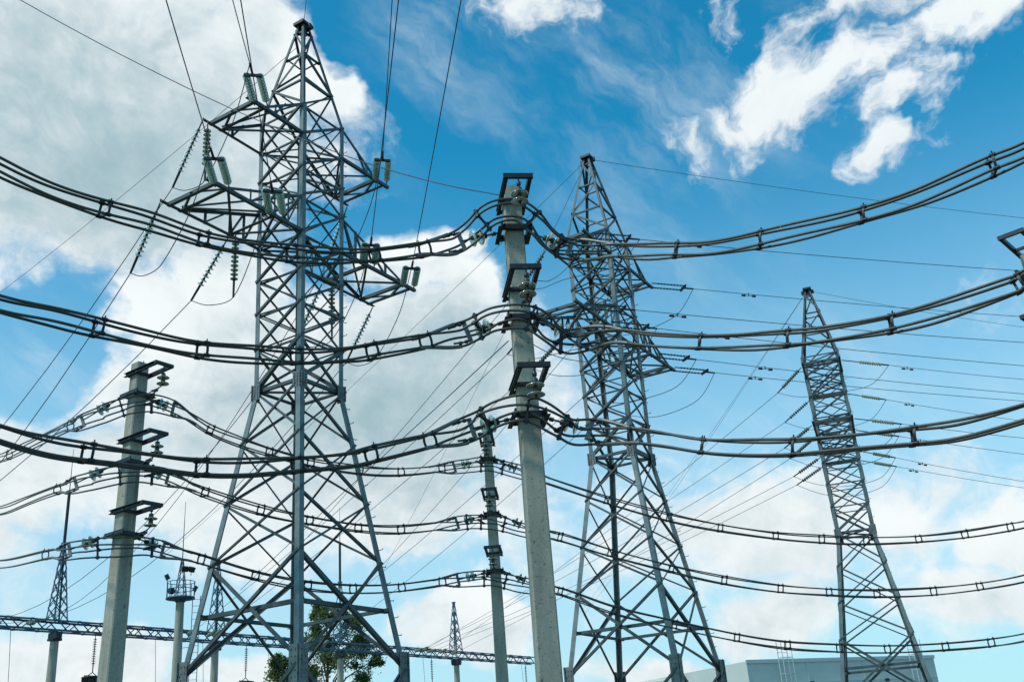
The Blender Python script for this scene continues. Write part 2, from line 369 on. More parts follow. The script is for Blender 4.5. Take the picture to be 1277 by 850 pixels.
def put_disc(parent, p, d, amber=False):      # cap side faces against d
    q = Vector(d).normalized().to_track_quat('-Z', 'Y')
    o = bpy.data.objects.new('glass_disc', DISC_A if amber else DISC); COL.objects.link(o); o.parent = parent
    o.scale = (DS, DS, DS); o.location = Vector(p) - LOC[parent]; o.rotation_mode = 'QUATERNION'; o.rotation_quaternion = q; LOC[o] = Vector(p)
    c = bpy.data.objects.new('cap', CAPM); COL.objects.link(c); c.parent = o

# ------------------------------------------------------------------ concrete posts of the flexible busbars
class Post: pass
def make_post(loc, naz, top, w_top, w_bot, zs, label, brk=True, lean=(0, 0)):
    LN = Vector((lean[0], lean[1], 0)); up_ = Vector((lean[0], lean[1], 1))
    p = Post(); p.loc = Vector((loc[0], loc[1], 0)); p.n = Vector((math.sin(R(naz)), math.cos(R(naz)), 0)); p.t = Vector((-p.n.y, p.n.x, 0)); p.zs = zs
    t = thing('concrete_post', p.loc, label, 'post', 'square concrete posts'); p.o = t
    def w(z): return w_bot + (w_top - w_bot) * z / top
    m = MB(); ch = 0.022; vs = []; levels = [-0.3] + [top * i / 10 for i in range(1, 11)]
    for z in levels:
        h = w(z) / 2
        for (x, y) in ((h, h - ch), (h - ch, h), (-h + ch, h), (-h, h - ch), (-h, -h + ch), (-h + ch, -h), (h - ch, -h), (h, -h + ch)):
            vs.append(p.loc + p.t * x + p.n * y + up_ * z)
    fs = [(i * 8 + k, i * 8 + (k + 1) % 8, (i + 1) * 8 + (k + 1) % 8, (i + 1) * 8 + k) for i in range(len(levels) - 1) for k in range(8)]
    m.add(vs, fs); m.add(vs[-8:], [tuple(range(8))]); m.build('shaft', CONC, t)
    Z = Vector((0, 0, 1)); p.tip = []; p.ends = []
    m = MB(); m.tube([p.loc + up_ * (top - .05) + p.t * .08, p.loc + up_ * (top + .10) + p.t * .08], 0.012, 6); m.build('rebar_stub', FITTING, t)
    for z in zs:
        h = w(z) / 2; c = p.loc + up_ * z      # strain cross-bar: two channels clamped round the shaft, with end plates
        m = MB()
        for s in (1, -1):
            m.beam(c + p.n * s * (h + .04) - p.t * (h + .07), c + p.n * s * (h + .04) + p.t * (h + .07), 0.06, 0.09)
            e = c + p.t * s * (h + .075)
            m.box(e, p.t * 0.012, p.n * (h + .17), Z * 0.055); m.beam(e - p.n * (h + .16) + p.t * s * .03 - Z * .05, e + p.n * (h + .16) + p.t * s * .03 - Z * .05, 0.06, 0.012)
            for q in (1, -1): m.tube([c + p.t * s * (h + .03) + p.n * q * (h - .02), c + p.t * s * (h + .03) + p.n * q * (h + .16)], 0.013, 6)
        m.build('strain_crossbar', STEEL_DARK, t)
        if brk:
            zb = z + 0.50; hb = w(zb) / 2; c = p.loc + up_ * zb; m = MB()
            for s in (1, -1):
                a = c + p.t * s * (hb + .035) - p.n * (hb + .10); b = c + p.t * s * (hb + .02) + p.n * 0.88
                m.beam(a, b, 0.012, 0.09); m.beam(a + Z * .04 + p.t * s * .03, b + Z * .04 + p.t * s * .03, 0.05, 0.011); m.beam(a - Z * .04 + p.t * s * .03, b - Z * .04 + p.t * s * .03, 0.05, 0.011)
            m.beam(c - p.t * (hb + .09) + p.n * 0.90, c + p.t * (hb + .09) + p.n * 0.90, 0.06, 0.075)
            for s in (1, -1): m.beam(c - p.t * (hb + .06) + p.n * s * (hb + .03) - Z * .02, c + p.t * (hb + .06) + p.n * s * (hb + .03) - Z * .02, 0.05, 0.05)
            m.build('hanger_bracket', STEEL_DARK, t)
            p.tip.append(c + p.n * 0.90)
        p.ends.append((p.loc + up_ * z - p.t * (h + .09), p.loc + up_ * z + p.t * (h + .09)))
    return p
pc = at(683.5, 850, 14.6); PA = make_post((0.16, 14.6), 172, 10.42, 0.285, 0.345, [9.62, 8.04, 6.46], 'nearest square concrete post, mid-photo, stained and chipped along its edges')
b = at(163, 578, 22.9); zb = b.z; LEAN = 0.019
PB = make_post((b.x - LEAN * zb, b.y), 125, zb + 2.32, 0.285, 0.41, [zb + 1.56, zb, zb - 1.56], 'leaning concrete post at left, brackets pointing right', lean=(LEAN, 0))
b = at(613.5, 641.5, 28.05); zb = b.z
PC = make_post((b.x, b.y), 181, zb + 2.27, 0.24, 0.365, [zb + 1.57, zb, zb - 1.57], 'thin concrete post further back, left of and partly behind the nearest post')
b = at(1292, 345, 19.9)
PD = make_post((b.x, b.y), 222, 9.82, 0.285, 0.35, [9.45, 7.87, 6.29], 'concrete post cut off by the right edge of the photo, only its brackets in view')

# ------------------------------------------------------------------ bundled conductors of the flexible busbars
def cross2(a, b): return a.x * b.y - a.y * b.x
def plan_h(px, py, line):                     # ground distance where a line of sight meets the plan of the run
    d = ray(px, py); u = Vector((d.x, d.y)).normalized()
    best = None
    for i in range(len(line) - 1):
        p, q = Vector(line[i][:2]), Vector(line[i + 1][:2]); e = q - p; den = cross2(u, e)
        if abs(den) < 1e-6: continue
        tt = cross2(p, e) / den; s = cross2(p, u) / den
        lo = -9 if i == 0 else -1e-6; hi = 9 if i == len(line) - 2 else 1 + 1e-6
        if lo <= s <= hi and tt > 0 and (best is None or abs(s - .5) < best[1]): best = (tt, abs(s - .5))
    return best[0]
def catmull(P, per=8):
    out = []
    for i in range(len(P) - 1):
        p0, p1, p2, p3 = P[max(i - 1, 0)], P[i], P[i + 1], P[min(i + 2, len(P) - 1)]
        t1 = (p2 - p0) * 0.5; t2 = (p3 - p1) * 0.5; L = (p2 - p1).length
        if t1.length > L: t1 = t1 * (L / t1.length)
        if t2.length > L: t2 = t2 * (L / t2.length)
        for k in range(per):
            t = k / per; a = 2 * t**3 - 3 * t**2 + 1; b_ = t**3 - 2 * t**2 + t; c = -2 * t**3 + 3 * t**2; d = t**3 - t**2
            out.append(p1 * a + t1 * b_ + p2 * c + t2 * d)
    return out + [P[-1]]
def smooth(x, a, b): x = min(1, max(0, (x - a) / (b - a))); return x * x * (3 - 2 * x)
RECT = [(-.055, .092), (.055, .092), (-.055, -.092), (.055, -.092)]
DIAM = [(0.02, .185), (.15, .02), (-.15, -.01), (-.02, -.185)]
def make_bundle(picks, line, posts, spacers, rad, label, ext0, ext1, group, sleeves=True):
    pts = []
    for (px, py) in picks: pts.append(at(px, py, plan_h(px, py, line)))
    e0 = pts[0] - pts[1]; e1 = pts[-1] - pts[-2]
    pts = [pts[0] + e0.normalized() * ext0 + Vector((0, 0, 0.06 * ext0))] + pts + [pts[-1] + e1.normalized() * ext1 + Vector((0, 0, 0.06 * ext1))]
    C = catmull(pts, 10); n = len(C)
    for _ in range(6): C = [C[0]] + [(C[i - 1] + C[i] * 2 + C[i + 1]) / 4 for i in range(1, n - 1)] + [C[-1]]
    fr = []
    for i in range(n):
        d = (C[min(i + 1, n - 1)] - C[max(i - 1, 0)]).normalized(); s = d.cross(Vector((0, 0, 1))).normalized(); u = s.cross(d)
        dist = min(((C[i] - p.loc).xy.length for p in posts))
        k = 1 - smooth(dist, 0.9, 1.75)
        fr.append((d, s, u, k))
    rt = thing('bundled_busbar', C[n // 2], label, 'cable bundle', group)
    ph = [random.uniform(0, 6) for _ in range(4)]
    paths = []
    for j in range(4):
        path = []
        for i in range(n):
            d, s, u, k = fr[i]; a = RECT[j][0] * (1 - k) + DIAM[j][0] * k; b_ = RECT[j][1] * (1 - k) + DIAM[j][1] * k
            w = 0.012 * math.sin(i * 0.19 + ph[j]); path.append(C[i] + s * (a + w) + u * (b_ + w * 0.8))
        paths.append(path); m = MB(); m.tube(path, rad, 8); m.build('conductor', ALU, rt)
        if sleeves and j in (0, 3):
            for p in posts:                   # pressed sleeves just outside the strain clamps
                for sg in (-1, 1):
                    idx = [i for i in range(n) if 1.0 < (C[i] - p.loc).xy.length < 1.75 and (C[i] - p.loc).dot(p.t) * sg > 0]
                    if len(idx) > 3: m = MB(); m.tube([path[i] for i in idx], rad * 1.55, 8); m.build('sleeve', ALU_PALE, rt)
    px = [proj(c)[0] for c in C]
    for sx in spacers:
        i = min(range(n), key=lambda q: abs(px[q] - sx)); d, s, u, k = fr[i]; m = MB(); Q = [paths[j][i] for j in range(4)]
        if k < 0.5:                           # two curved side plates joined by a tie
            for (a, b_) in ((0, 2), (1, 3)):
                sg = -1 if a == 0 else 1
                arc = [Q[a] + (Q[b_] - Q[a]) * f + s * sg * (0.030 * math.sin(math.pi * f)) for f in (-.13, .0, .2, .4, .6, .8, 1.0, 1.13)]
                arc = [q_ + d * .045 * sg for q_ in arc]
                for x in range(len(arc) - 1): m.beam(arc[x], arc[x + 1], 0.020, 0.030, d)
                for q in (a, b_): m.tube([Q[q] + d * (sg * .045 - .035), Q[q] + d * (sg * .045 + .035)], rad * 1.45, 8)
                m.tube([Q[a] + d * .045 * sg, Q[a] + d * .045 * sg + u * 0.055], 0.010, 6)
            m.beam(Q[2] - d * .045, Q[3] + d * .045, 0.025, 0.025)
        else:                                 # cross-armed ring clamp of the jumper loop
            cc = (Q[0] + Q[1] + Q[2] + Q[3]) / 4
            m.beam(Q[0] + (Q[0] - cc) * .22, Q[3] + (Q[3] - cc) * .22, 0.05, 0.035, d); m.beam(Q[1] + (Q[1] - cc) * .2, Q[2] + (Q[2] - cc) * .2, 0.05, 0.03, d)
            for q in Q: m.tube([q - d * .04, q + d * .04], rad * 1.5, 8)
        m.build('spacer', STEEL_DARK, rt)
    return C, paths
# strain and suspension insulators at every post
def strain_set(A, B, label, group, nd=2, amber=False):     # from the cross-bar end A to the bundle at B
    A, B = Vector(A), Vector(B); L = (B - A).length; d = (B - A) / L
    t = thing('strain_insulator', A, label, 'insulator', group)
    Z = Vector((0, 0, 1)); s = d.cross(Z).normalized(); u = s.cross(d)
    x0 = max(0.10, L * 0.5 - 0.17)
    m = MB(); m.tube([A, A + d * x0], 0.016, 6); m.lathe(A + d * x0 * .45, d, [(-.04, .001), (-.03, .034), (.03, .034), (.04, .001)], 8); m.build('link', FITTING, t)
    for i in range(nd):
        for sg in (-1, 1): put_disc(t, A + d * (x0 + 0.085 + 0.14 * i) + s * 0.10 * sg if False else A + d * (x0 + 0.085 + 0.14 * i), d, amber) if sg == 1 else None
    e = A + d * (x0 + 0.085 + 0.14 * nd - .06); y = A + d * (L - 0.12)
    m = MB(); m.tube([e, y], 0.015, 6); m.build('link', FITTING, t)
    m = MB(); m.box(y, d * 0.035, u * 0.165, s * 0.010); m.build('yoke_plate', GUSSET, t)
    for sg in (-1, 1):
        m = MB(); m.tube([y + u * sg * .145, y + u * sg * .145 + d * .12, B + d * .16 + u * sg * .125], 0.016, 6)
        for f in (.3, .7): m.lathe(y + u * sg * .145 + d * .25 * f, d, [(-.025, .001), (-.02, .03), (.02, .03), (.025, .001)], 8)
        m.build('turnbuckle', FITTING, t)
def suspension_set(A, B, label, group, amber=True):
    A, B = Vector(A), Vector(B)
    t = thing('suspension_insulator', A, label, 'insulator', group); d = Vector((0, 0, -1))
    m = MB(); m.tube([A, A + d * .20], 0.014, 6); m.lathe(A + d * .10, d, [(-.04, .001), (-.03, .035), (.03, .035), (.04, .001)], 8); m.build('hook', FITTING, t)
    for i in range(2): put_disc(t, A + d * (.255 + .14 * i), d, amber)
    e = A + d * (.255 + .14 + .05)
    m = MB(); w = (B - e); m.tube([e, e + w * .25], 0.014, 6); sx = Vector((1, 0, 0))
    for sg in (-1, 1): m.tube([e + w * .25, e + w * .5 + sx * .06 * sg, B + sx * .05 * sg], 0.013, 6)
    m.beam(e + w * .5 - sx * .07, e + w * .5 + sx * .07, 0.02, 0.05); m.build('saddle_link', FITTING, t)

A_FAR_L = at(0, 379, 12.3); A_FAR_R = at(1240, 355, 12.2)
LA = [A_FAR_L, PA.loc - PA.t * .9 + PA.n * .12, PA.loc - PA.t * .3 + PA.n * .48, PA.loc + PA.t * .3 + PA.n * .48, PA.loc + PA.t * .9 + PA.n * .12, A_FAR_R]
RUN_A = [
 [(0,209),(64,238),(131,261),(190,277),(254,298),(316,310),(375,317),(430,319),(471,318),(531,311),(565,304),(588,288),(612,267),(645,262),(668,277),(684,297),(700,309),(722,311),(760,312),(800,314),(838,312),(890,309),(948,299),(1010,285),(1075,268),(1150,245),(1235,208),(1277,190)],
 [(0,379),(61,393),(122,409),(190,424),(252,436),(316,442),(375,445),(430,442),(462,438),(532,426),(575,416),(597,408),(617,398),(645,393),(666,398),(684,413),(702,424),(722,424),(760,419),(800,423),(866,426),(930,426),(978,423),(1020,418),(1113,403),(1180,386),(1262,357),(1277,349)],
 [(0,541),(54,555),(108,565),(180,575),(245,582),(310,583),(370,580),(430,574),(461,567),(533,551),(570,541),(594,529),(616,517),(650,509),(676,515),(697,528),(715,540),(745,538),(785,542),(830,549),(875,556),(930,558),(995,558),(1060,552),(1140,543),(1200,536),(1277,516)]]
SP_A = [[131,255,366,468,531,601,664,697,747,843,948,1074,1236],[122,252,370,462,532,596,662,700,753,871,981,1113,1270],[108,250,372,465,535,605,659,702,785,874,990,1140]]
WORD = ['topmost', 'middle', 'lowest']
for k in range(3):
    C, _ = make_bundle(RUN_A[k], LA, [PA], SP_A[k], 0.0195, WORD[k] + ' of the three near thick cable bundles, crossing in front of the pylons', 5, 5, 'thick cable bundles of the near run')
    for sg, w in ((0, 'left'), (1, 'right')):
        e = PA.ends[k][sg]; sgn = -1 if sg == 0 else 1
        c = min((q for q in C if (q - PA.loc).dot(PA.t) * sgn > 0), key=lambda q: abs((q - PA.loc).xy.length - 1.0))
        strain_set(e, c, 'glass disc pair straining the %s near cable bundle, %s of the nearest post' % (WORD[k], w), 'strain insulators of the thick cables')
    tip = PA.tip[k]; c = min(C, key=lambda q: (q - tip).xy.length)
    suspension_set(tip - Vector((0, 0, .04)), c + Vector((0, 0, .16)), 'amber glass disc pair hanging from the %s bracket of the nearest post' % WORD[k], 'hanging insulators of the thick cables')
B_FAR_L = at(0, 637, 31.0); B_FAR_R = at(1277, 725, 32.4)
def around(p, a, b): return [p.loc - p.t * a + p.n * .10, p.loc - p.t * .35 + p.n * b, p.loc + p.t * .35 + p.n * b, p.loc + p.t * a + p.n * .10]
LB = [B_FAR_L] + around(PB, .95, .62) + around(PC, .95, .55) + [B_FAR_R]
RUN_B = [
 [(0,572),(30,558),(60,544),(88,531),(120,519),(143,511),(165,505),(186,502),(203,505),(230,516),(262,536),(300,551),(335,563),(387,577),(449,586),(500,588.5),(552,584),(584,580),(600,578.5),(613,579),(627,582),(645,587),(678,597.5),(757,623.5),(835,645),(898,658),(968,668),(1025,672),(1080,674),(1146,672),(1203,666),(1259,657),(1277,654)],
 [(0,637),(35,624),(72,610),(105,601),(132,595),(160,591),(181,590.5),(200,593),(222,600),(254,613),(326,636),(386,649),(447,658),(500,660),(553,655),(583,651),(600,650),(614,650.5),(628,654),(650,660),(698,669),(760,689),(838,709),(903,723),(974,734),(1034,738),(1093,739.5),(1165,737),(1222,731),(1277,721)],
 [(0,704),(58,691),(95,685.5),(122,683),(150,681.5),(178,680.5),(200,684.5),(250,697),(319,717),(384,730),(440,734.5),(495,732.6),(553,725),(585,722),(601,720.5),(615,721),(630,724.5),(650,729),(698,736),(766,760.7),(841,778.4),(920,794.5),(982,804),(1047,808),(1106,809),(1180,805.6),(1237,801),(1277,794.5)]]
SP_B = [[12,87,152,190,262,335,388,451,500,552,600,627,757,836,898,968,1025,1080,1146,1203,1259],[72,149,190,254,326,386,448,502,583,600,628,700,760,838,903,974,1034,1093,1165,1222],[58,122,190,250,319,384,440,500,553,603,630,700,766,841,920,982,1047,1106,1180,1237]]
for k in range(3):
    C, _ = make_bundle(RUN_B[k], LB, [PB, PC], SP_B[k], 0.018, WORD[k] + ' of the three farther cable bundles, linking the leaning and thin posts', 8, 6, 'thick cable bundles of the farther run')
    for p, nm in ((PB, 'leaning post'), (PC, 'thin concrete post')):
        for sg, w in ((0, 'left'), (1, 'right')):
            e = p.ends[k][sg]; sgn = -1 if sg == 0 else 1
            cand = [q for q in C if (q - p.loc).dot(p.t) * sgn > 0 and (q - p.loc).xy.length < 3]
            c = min(cand, key=lambda q: abs((q - p.loc).xy.length - 1.15))
            strain_set(e, c, 'glass discs straining the %s farther cable bundle, %s of the %s' % (WORD[k], w, nm), 'strain insulators of the thick cables')
        tip = p.tip[k]; c = min(C, key=lambda q: (q - tip).xy.length)
        suspension_set(tip - Vector((0, 0, .04)), c + Vector((0, 0, .15)), 'glass disc pair hanging from the %s bracket of the %s' % (WORD[k], nm), 'hanging insulators of the thick cables')
for k in range(0):
    tip = PD.tip[k]; suspension_set(tip - Vector((0, 0, .04)), tip - Vector((0, 0, .75)), 'pair of glass discs under the %s bracket at the right edge of the photo' % ('topmost' if k == 0 else 'middle'), 'hanging insulators of the thick cables')

# ------------------------------------------------------------------ gantry far behind: lattice beam on concrete posts with spires
G0, GD = Vector((-26.3, 57.5, 0)), Vector((6.1, 9.2, 0)).normalized(); GN = Vector((GD.y, -GD.x, 0))
GZ = 10.76
def gp(s, z=GZ, n=0.0): return G0 + GD * s + GN * n + Vector((0, 0, z))
Z = Vector((0, 0, 1))
S_POST = [-33.4, -22.3, -11.1, 0.0, 11.05, 22.3, 35.8, 46.6]
beam = thing('gantry_beam', gp(0), 'long blue lattice gantry beam low behind the pylons', 'gantry')
s0, s1, hb = S_POST[0] - .5, S_POST[-1] + .8, 0.30
for (n, z) in ((-.4, hb), (.4, hb), (-.4, -hb), (.4, -hb)):
    m = MB(); m.angle(gp(s0, GZ + z, n), gp(s1, GZ + z, n), 0.10, GN * (-1 if n > 0 else 1), Z * (-1 if z > 0 else 1)); m.build('chord', STEEL_BLUE, beam)
for face in range(4):
    m = MB(); s = s0 + .1; i = 0; st = 0.7
    while s + st < s1:
        a, c = (1, -1) if i % 2 == 0 else (-1, 1)
        if face < 2: n = .4 if face == 0 else -.4; p, q = gp(s, GZ + a * hb, n), gp(s + st, GZ + c * hb, n)
        else: z = hb if face == 2 else -hb; p, q = gp(s, GZ + z, a * .4), gp(s + st, GZ + z, c * .4)
        m.beam(p, q, 0.05, 0.05); s += st; i += 1
    m.build('lacing', STEEL_BLUE, beam)
SPLAB = ['far left gantry post with a lattice spire and a tall rod', 'gantry post behind the left foot of the largest pylon, lattice spire without rod',
         'gantry post in front of the tree, with a rod behind the largest pylon', 'short-spired gantry post between the largest pylon and the thin concrete post']
for s, lab in zip(S_POST[3:7], SPLAB):
    base = gp(s, 0); t = thing('gantry_post', base, lab, 'gantry post', 'posts of the gantry')
    m = MB(); m.tube([base - Z * .2, base + Z * (GZ - .80)], [0.30, 0.225], 20); m.build('shaft', CONC, t)
    m = MB(); m.box(base + Z * (GZ - .72), GD * .28, GN * .28, Z * .06); m.box(base + Z * (GZ - .50), GD * .16, GN * .42, Z * .17); m.build('head_plate', STEEL_DARK, t)
    k = S_POST.index(s); H = [4.3, 4.4, 4.3, 3.95][k - 3]; m = MB()
    def cn(j, z): w = .42 + (.07 - .42) * z / H; return base + Z * (GZ + hb + z) + GD * SG[j][0] * w + GN * SG[j][1] * w
    for j in range(4):
        m.angle(cn(j, 0), cn(j, H), .075, -GD * SG[j][0], -GN * SG[j][1]); nn = 6
        for i in range(nn):
            z0, z1 = H * (1 - (1 - i / nn) ** 1.0), H * (i + 1) / nn
            m.beam(cn(j, z0), cn((j + 1) % 4, z1), .038, .038); m.beam(cn((j + 1) % 4, z0), cn(j, z1), .038, .038)
    m.box(base + Z * (GZ + hb + H), GD * .12, GN * .12, Z * .05); m.build('spire', STEEL_BLUE, t)
    if k in (3, 5):
        top = base + Z * (GZ + hb + H); m = MB()
        m.tube([top - Z * .3, top + Z * 2.9], 0.09, 8); m.tube([top + Z * 2.85, top + Z * 2.95, top + Z * 5.6], [.06, .03, .012], 6); m.build('lightning_rod', STEEL_DARK, t)

INS_DARK = mat('dark_sheds', (0.10, 0.13, 0.11), .3, 0, .2, 20.0)
# ------------------------------------------------------------------ strings of discs on the pylons and at the gantry
def corrug(mb, p, d, n, pitch=.13, r=.115, seg=10):
    pr = [(0, .02)]
    for i in range(n):
        z = i * pitch; pr += [(z + .01, min(.03, r * .6)), (z + .05, min(.036, r * .65)), (z + .068, r * .74), (z + .080, r), (z + .088, r * .96), (z + .082, min(.045, r * .7)), (z + .10, .022), (z + .128, .018)]
    mb.lathe(p, d, pr, seg)
def far_string(name, A, d, label, group, n=9, doubles=None, lead=.25, mat_=None, r=.115):
    A = Vector(A); d = Vector(d).normalized(); t = thing(name, A, label, 'insulator string', group); L = n * .13
    s = d.cross(Z).normalized() if doubles is None else (doubles - d * d.dot(doubles)).normalized()
    offs = (0,) if doubles is None else (-.2, .2)
    for o in offs:
        m = MB(); corrug(m, A + s * o + d * lead, d, n, .13, r); m.build('disc_stack', mat_ or GLASS, t)
    m = MB(); m.tube([A, A + d * lead], .022, 6) if doubles is None else m.tube([A + s * -.2, A + s * -.2 + d * lead], .022, 6)
    m.build('shackle', FITTING, t)
    if doubles is not None: m = MB(); m.tube([A + s * .2, A + s * .2 + d * lead], .022, 6); m.build('shackle', FITTING, t)
    e = A + d * (lead + L); m = MB()
    if doubles is not None: m.beam(e - s * .27, e + s * .27, .09, .05, d)
    m.tube([e - d * .08, e + d * .12], .035, 6); m.tube([e + d * .08, e + d * .42], [.034, .03], 6)
    m.build('clamp', STEEL_DARK, t)
    return e + d * .42, L
def near_string(name, A, d, label, group, n=9, doubles=None, lead=.22):     # with each disc a part of its own
    A = Vector(A); d = Vector(d).normalized(); t = thing(name, A, label, 'insulator string', group)
    s = d.cross(Z).normalized() if doubles is None else (doubles - d * d.dot(doubles)).normalized()
    for o in ((0,) if doubles is None else (-.17, .17)):
        m = MB(); m.tube([A + s * o, A + s * o + d * (lead + n * .13)], .02, 6); m.build('core_pins', FITTING, t)
        for i in range(n): put_disc(t, A + s * o + d * (lead + .08 + i * .13), d)
    e = A + d * (lead + n * .13); m = MB()
    if doubles is not None: m.beam(e - s * .23, e + s * .23, .07, .05, d)
    m.tube([e - d * .03, e + d * .14], .035, 6); m.tube([e + d * .08, e + d * .5], [.036, .03], 6); m.build('clamp', STEEL_DARK, t)
    return e + d * .5
def wire(pts, label, cat='wire', group=None, r=.012, name='overhead_wire'):
    m = MB(); m.tube(pts, r, 5); pts = [Vector(p) for p in pts]
    return tag(m.build(name, WIRE, None, pts[len(pts) // 2]), label, cat, group)
def sag(p, q, f, n=10):
    p, q = Vector(p), Vector(q); L = (q - p).length
    return [p + (q - p) * (i / n) - Z * (4 * f * L * (i / n) * (1 - i / n)) for i in range(n + 1)]
def seg_d(p, q, px, py):
    a, b_ = Vector(proj(p)), Vector(proj(q)); e = b_ - a; w = Vector((px, py)) - a
    return abs(e.x * w.y - e.y * w.x) / max(e.length, 1e-6)
def gantry_target(A, px, py, f, lo=-45, hi=60):
    best = None; s = lo
    while s < hi:
        q = gp(s, GZ, .45); pp = [Vector(proj(x)) for x in sag(A, q, f, 24)]; T_ = Vector((px, py))
        k = min((T_ - (a + (b - a) * min(1, max(0, (T_ - a).dot(b - a) / max(1e-6, (b - a).length_squared))))).length for a, b in zip(pp, pp[1:]))
        if best is None or k < best[0]: best = (k, s)
        s += .5
    return gp(best[1], GZ, .45)
def far_end(A, px, py, slope, lo, hi):        # end of a wire seen at (px, py), with a given fall per metre
    best = None; h = lo
    while h < hi:
        e = at(px, py, h); k = abs(e.z - (A.z - slope * (e - A).xy.length))
        if best is None or k < best[0]: best = (k, e)
        h += .1
    return best[1]
DS = 0.76
ARM = ["upper arm's tip", "lower arm's outer tip", "lower arm's inner point"]
SIDE = [('left', 'right'), ('left', 'right'), ('near', 'far')]
PN = ['largest pylon', 'middle pylon', 'smallest pylon']
SHORT = ['upper', 'outer lower', 'inner lower']
def tips(i, sx, ph, sy):
    x, z = ((2.52, ZU), (3.72, 15.43), (1.85, 15.43))[ph]; return T(i, sx * x, sy * .90, z - .02)
NEAR = {0: [[(290, 0), (207, 0), (300, 0)], [(489, 0), (575, 0), (497, 0)]],
        1: [[(1277, 338), (1277, 427), (1277, 456)], [(1277, 395), (1277, 500), (1277, 491)]],
        2: [[(1277, 473), (1277, 546), (1277, 566)], [(1277, 525), (1277, 608), (1277, 600)]]}
AWAY = {0: [[(2, 480), (0, 524), (0, 545)], [(39, 772), (79, 729), (0, 750)]],
        1: [[(470, 570), (489, 570), (466, 630)], [(531, 640), (605, 640), (560, 640)]],
        2: [[(930, 517), (930, 582), (862, 645)], [(560, 790), (640, 770), (600, 780)]]}
GEND = {}
for i in range(3):
    for si, sx in enumerate((1, -1)):
        for ph in range(3):
            side = SIDE[i][si]; where = '%s %s, %s' % (side, ARM[ph], PN[i])
            A = tips(i, sx, ph, 1)            # towards the camera (first pylon) or to the right (the other two)
            if i == 0: E = far_end(A, *NEAR[i][si][ph], .05, 9, 30)
            else: E = far_end(A, *NEAR[i][si][ph], .045, 26, 70)
            d = (E - A).normalized(); ax = T(i, 1, 0, 0) - T(i, 0, 0, 0)
            if i == 0: end = near_string('insulator_string', A, d, 'double green insulator string on the ' + where, 'insulator strings on the pylons', 9, ax)
            elif i == 1: end, _ = far_string('insulator_string', A, d, 'double rod insulator stretched right from the ' + where, 'insulator strings on the pylons', 9, ax, .2, CAP, .040)
            else: end, _ = far_string('insulator_string', A, d, 'pale insulator string stretched right from the ' + where, 'insulator strings on the pylons', 9, None, .9, GLASS_AMBER, .085)
            E2 = E + (E - end) * (1.6 if i == 0 else 1.2) + Z * (0.5 if i == 0 else .8)
            wire(sag(end, E, .004, 6) + [E2], '%s from the %s' % ('wire rising out of frame' if i == 0 else 'wire running off right', where), 'power line', 'power lines of the pylons', .0125)
            nend = end
            if i > 0:
                f = (.13, .10, .16)[ph] * (1.2 if si else 1); p = end + (E - end) * f; dd = (E - end).normalized(); q = p - Z * .10
                m = MB(); m.tube([q - dd * .22, q + dd * .22], .012, 5); m.tube([p + Z * .02, q], .02, 5)
                for sg in (-1, 1): m.lathe(q + dd * .22 * sg, dd, [(-.09, .001), (-.08, .042), (.07, .045), (.09, .001)], 8)
                tag(m.build('vibration_damper', STEEL_DARK, None, q), 'small damper under the right-hand wire of the ' + where, 'damper', 'vibration dampers')
            B = tips(i, sx, ph, -1) + Vector((0, 0, 0))   # away side, down to the gantry
            if i == 0 and ph < 2: B = T(i, sx * (2.97 if ph == 0 else 4.15), -.86, (ZU, 15.43)[ph])
            G = gantry_target(B, *AWAY[i][si][ph], .045 if i == 0 else .011); gq = G - (G - B).normalized() * 1.9
            SG_ = .085 if i == 0 else .011
            path = sag(B, G, SG_, 14); d = (path[1] - path[0]).normalized() + (Vector((0, 0, -.42)) if i == 0 else Vector((0, 0, -.12)))
            fn = near_string if i == 0 else (lambda *a: far_string(*a, None, .2, INS_DARK, .09)[0])
            end = fn('insulator_string', B, d, 'single insulator string gantry-side of the ' + where, 'insulator strings on the pylons', 10)
            path = sag(end, G, SG_ * .92, 14); gd = (path[-2] - path[-1]).normalized()
            if -100 < proj(G)[0] < 720:
                ge, _ = far_string('gantry_insulator', G, (gd + Z * -.05), 'pale gantry insulator holding the wire of the ' + where, 'insulator strings at the gantry', 9, None, .25, GLASS_AMBER, .12)
            else: ge = G
            wire([end] + path[1:-1] + [ge] if ge is G else [end] + path[1:-2] + [ge], 'wire sloping to the gantry from the ' + where, 'power line', 'power lines of the pylons', .0125)
            # jumper loop under the arm, held by a hanging string
            mid = T(i, sx * ((2.97, 4.15, 1.85)[ph] if ph < 2 else 1.85), -.2 if i == 0 else 0, (ZU, 15.43, 15.43)[ph])
            if i == 0:
                hs = T(0, sx * (2.9, 4.1, 1.9)[ph], -.72 if ph < 2 else -.55, (ZU, 15.43, 15.43)[ph] - .03)
                if (ph == 0 and si == 0) or ph == 2:
                    he = near_string('hanging_insulator', hs, (0, 0, -1), 'glass discs hanging down under the ' + where, 'hanging strings on the pylons', 9)
                else: he = hs - Z * 1.75
            else: he = mid - Z * 1.6
            J = [nend - d * .0, nend + (he - nend) * .35 - Z * .5, he, he + (end - he) * .55 - Z * .18, end]
            Cj = catmull(J, 6); m = MB(); m.tube(Cj, .0125, 5)
            tag(m.build('jumper_loop', WIRE, None, J[2]), 'slack jumper loop below the ' + where, 'jumper wire', 'jumper loops')
            GEND[(i, si, ph)] = G
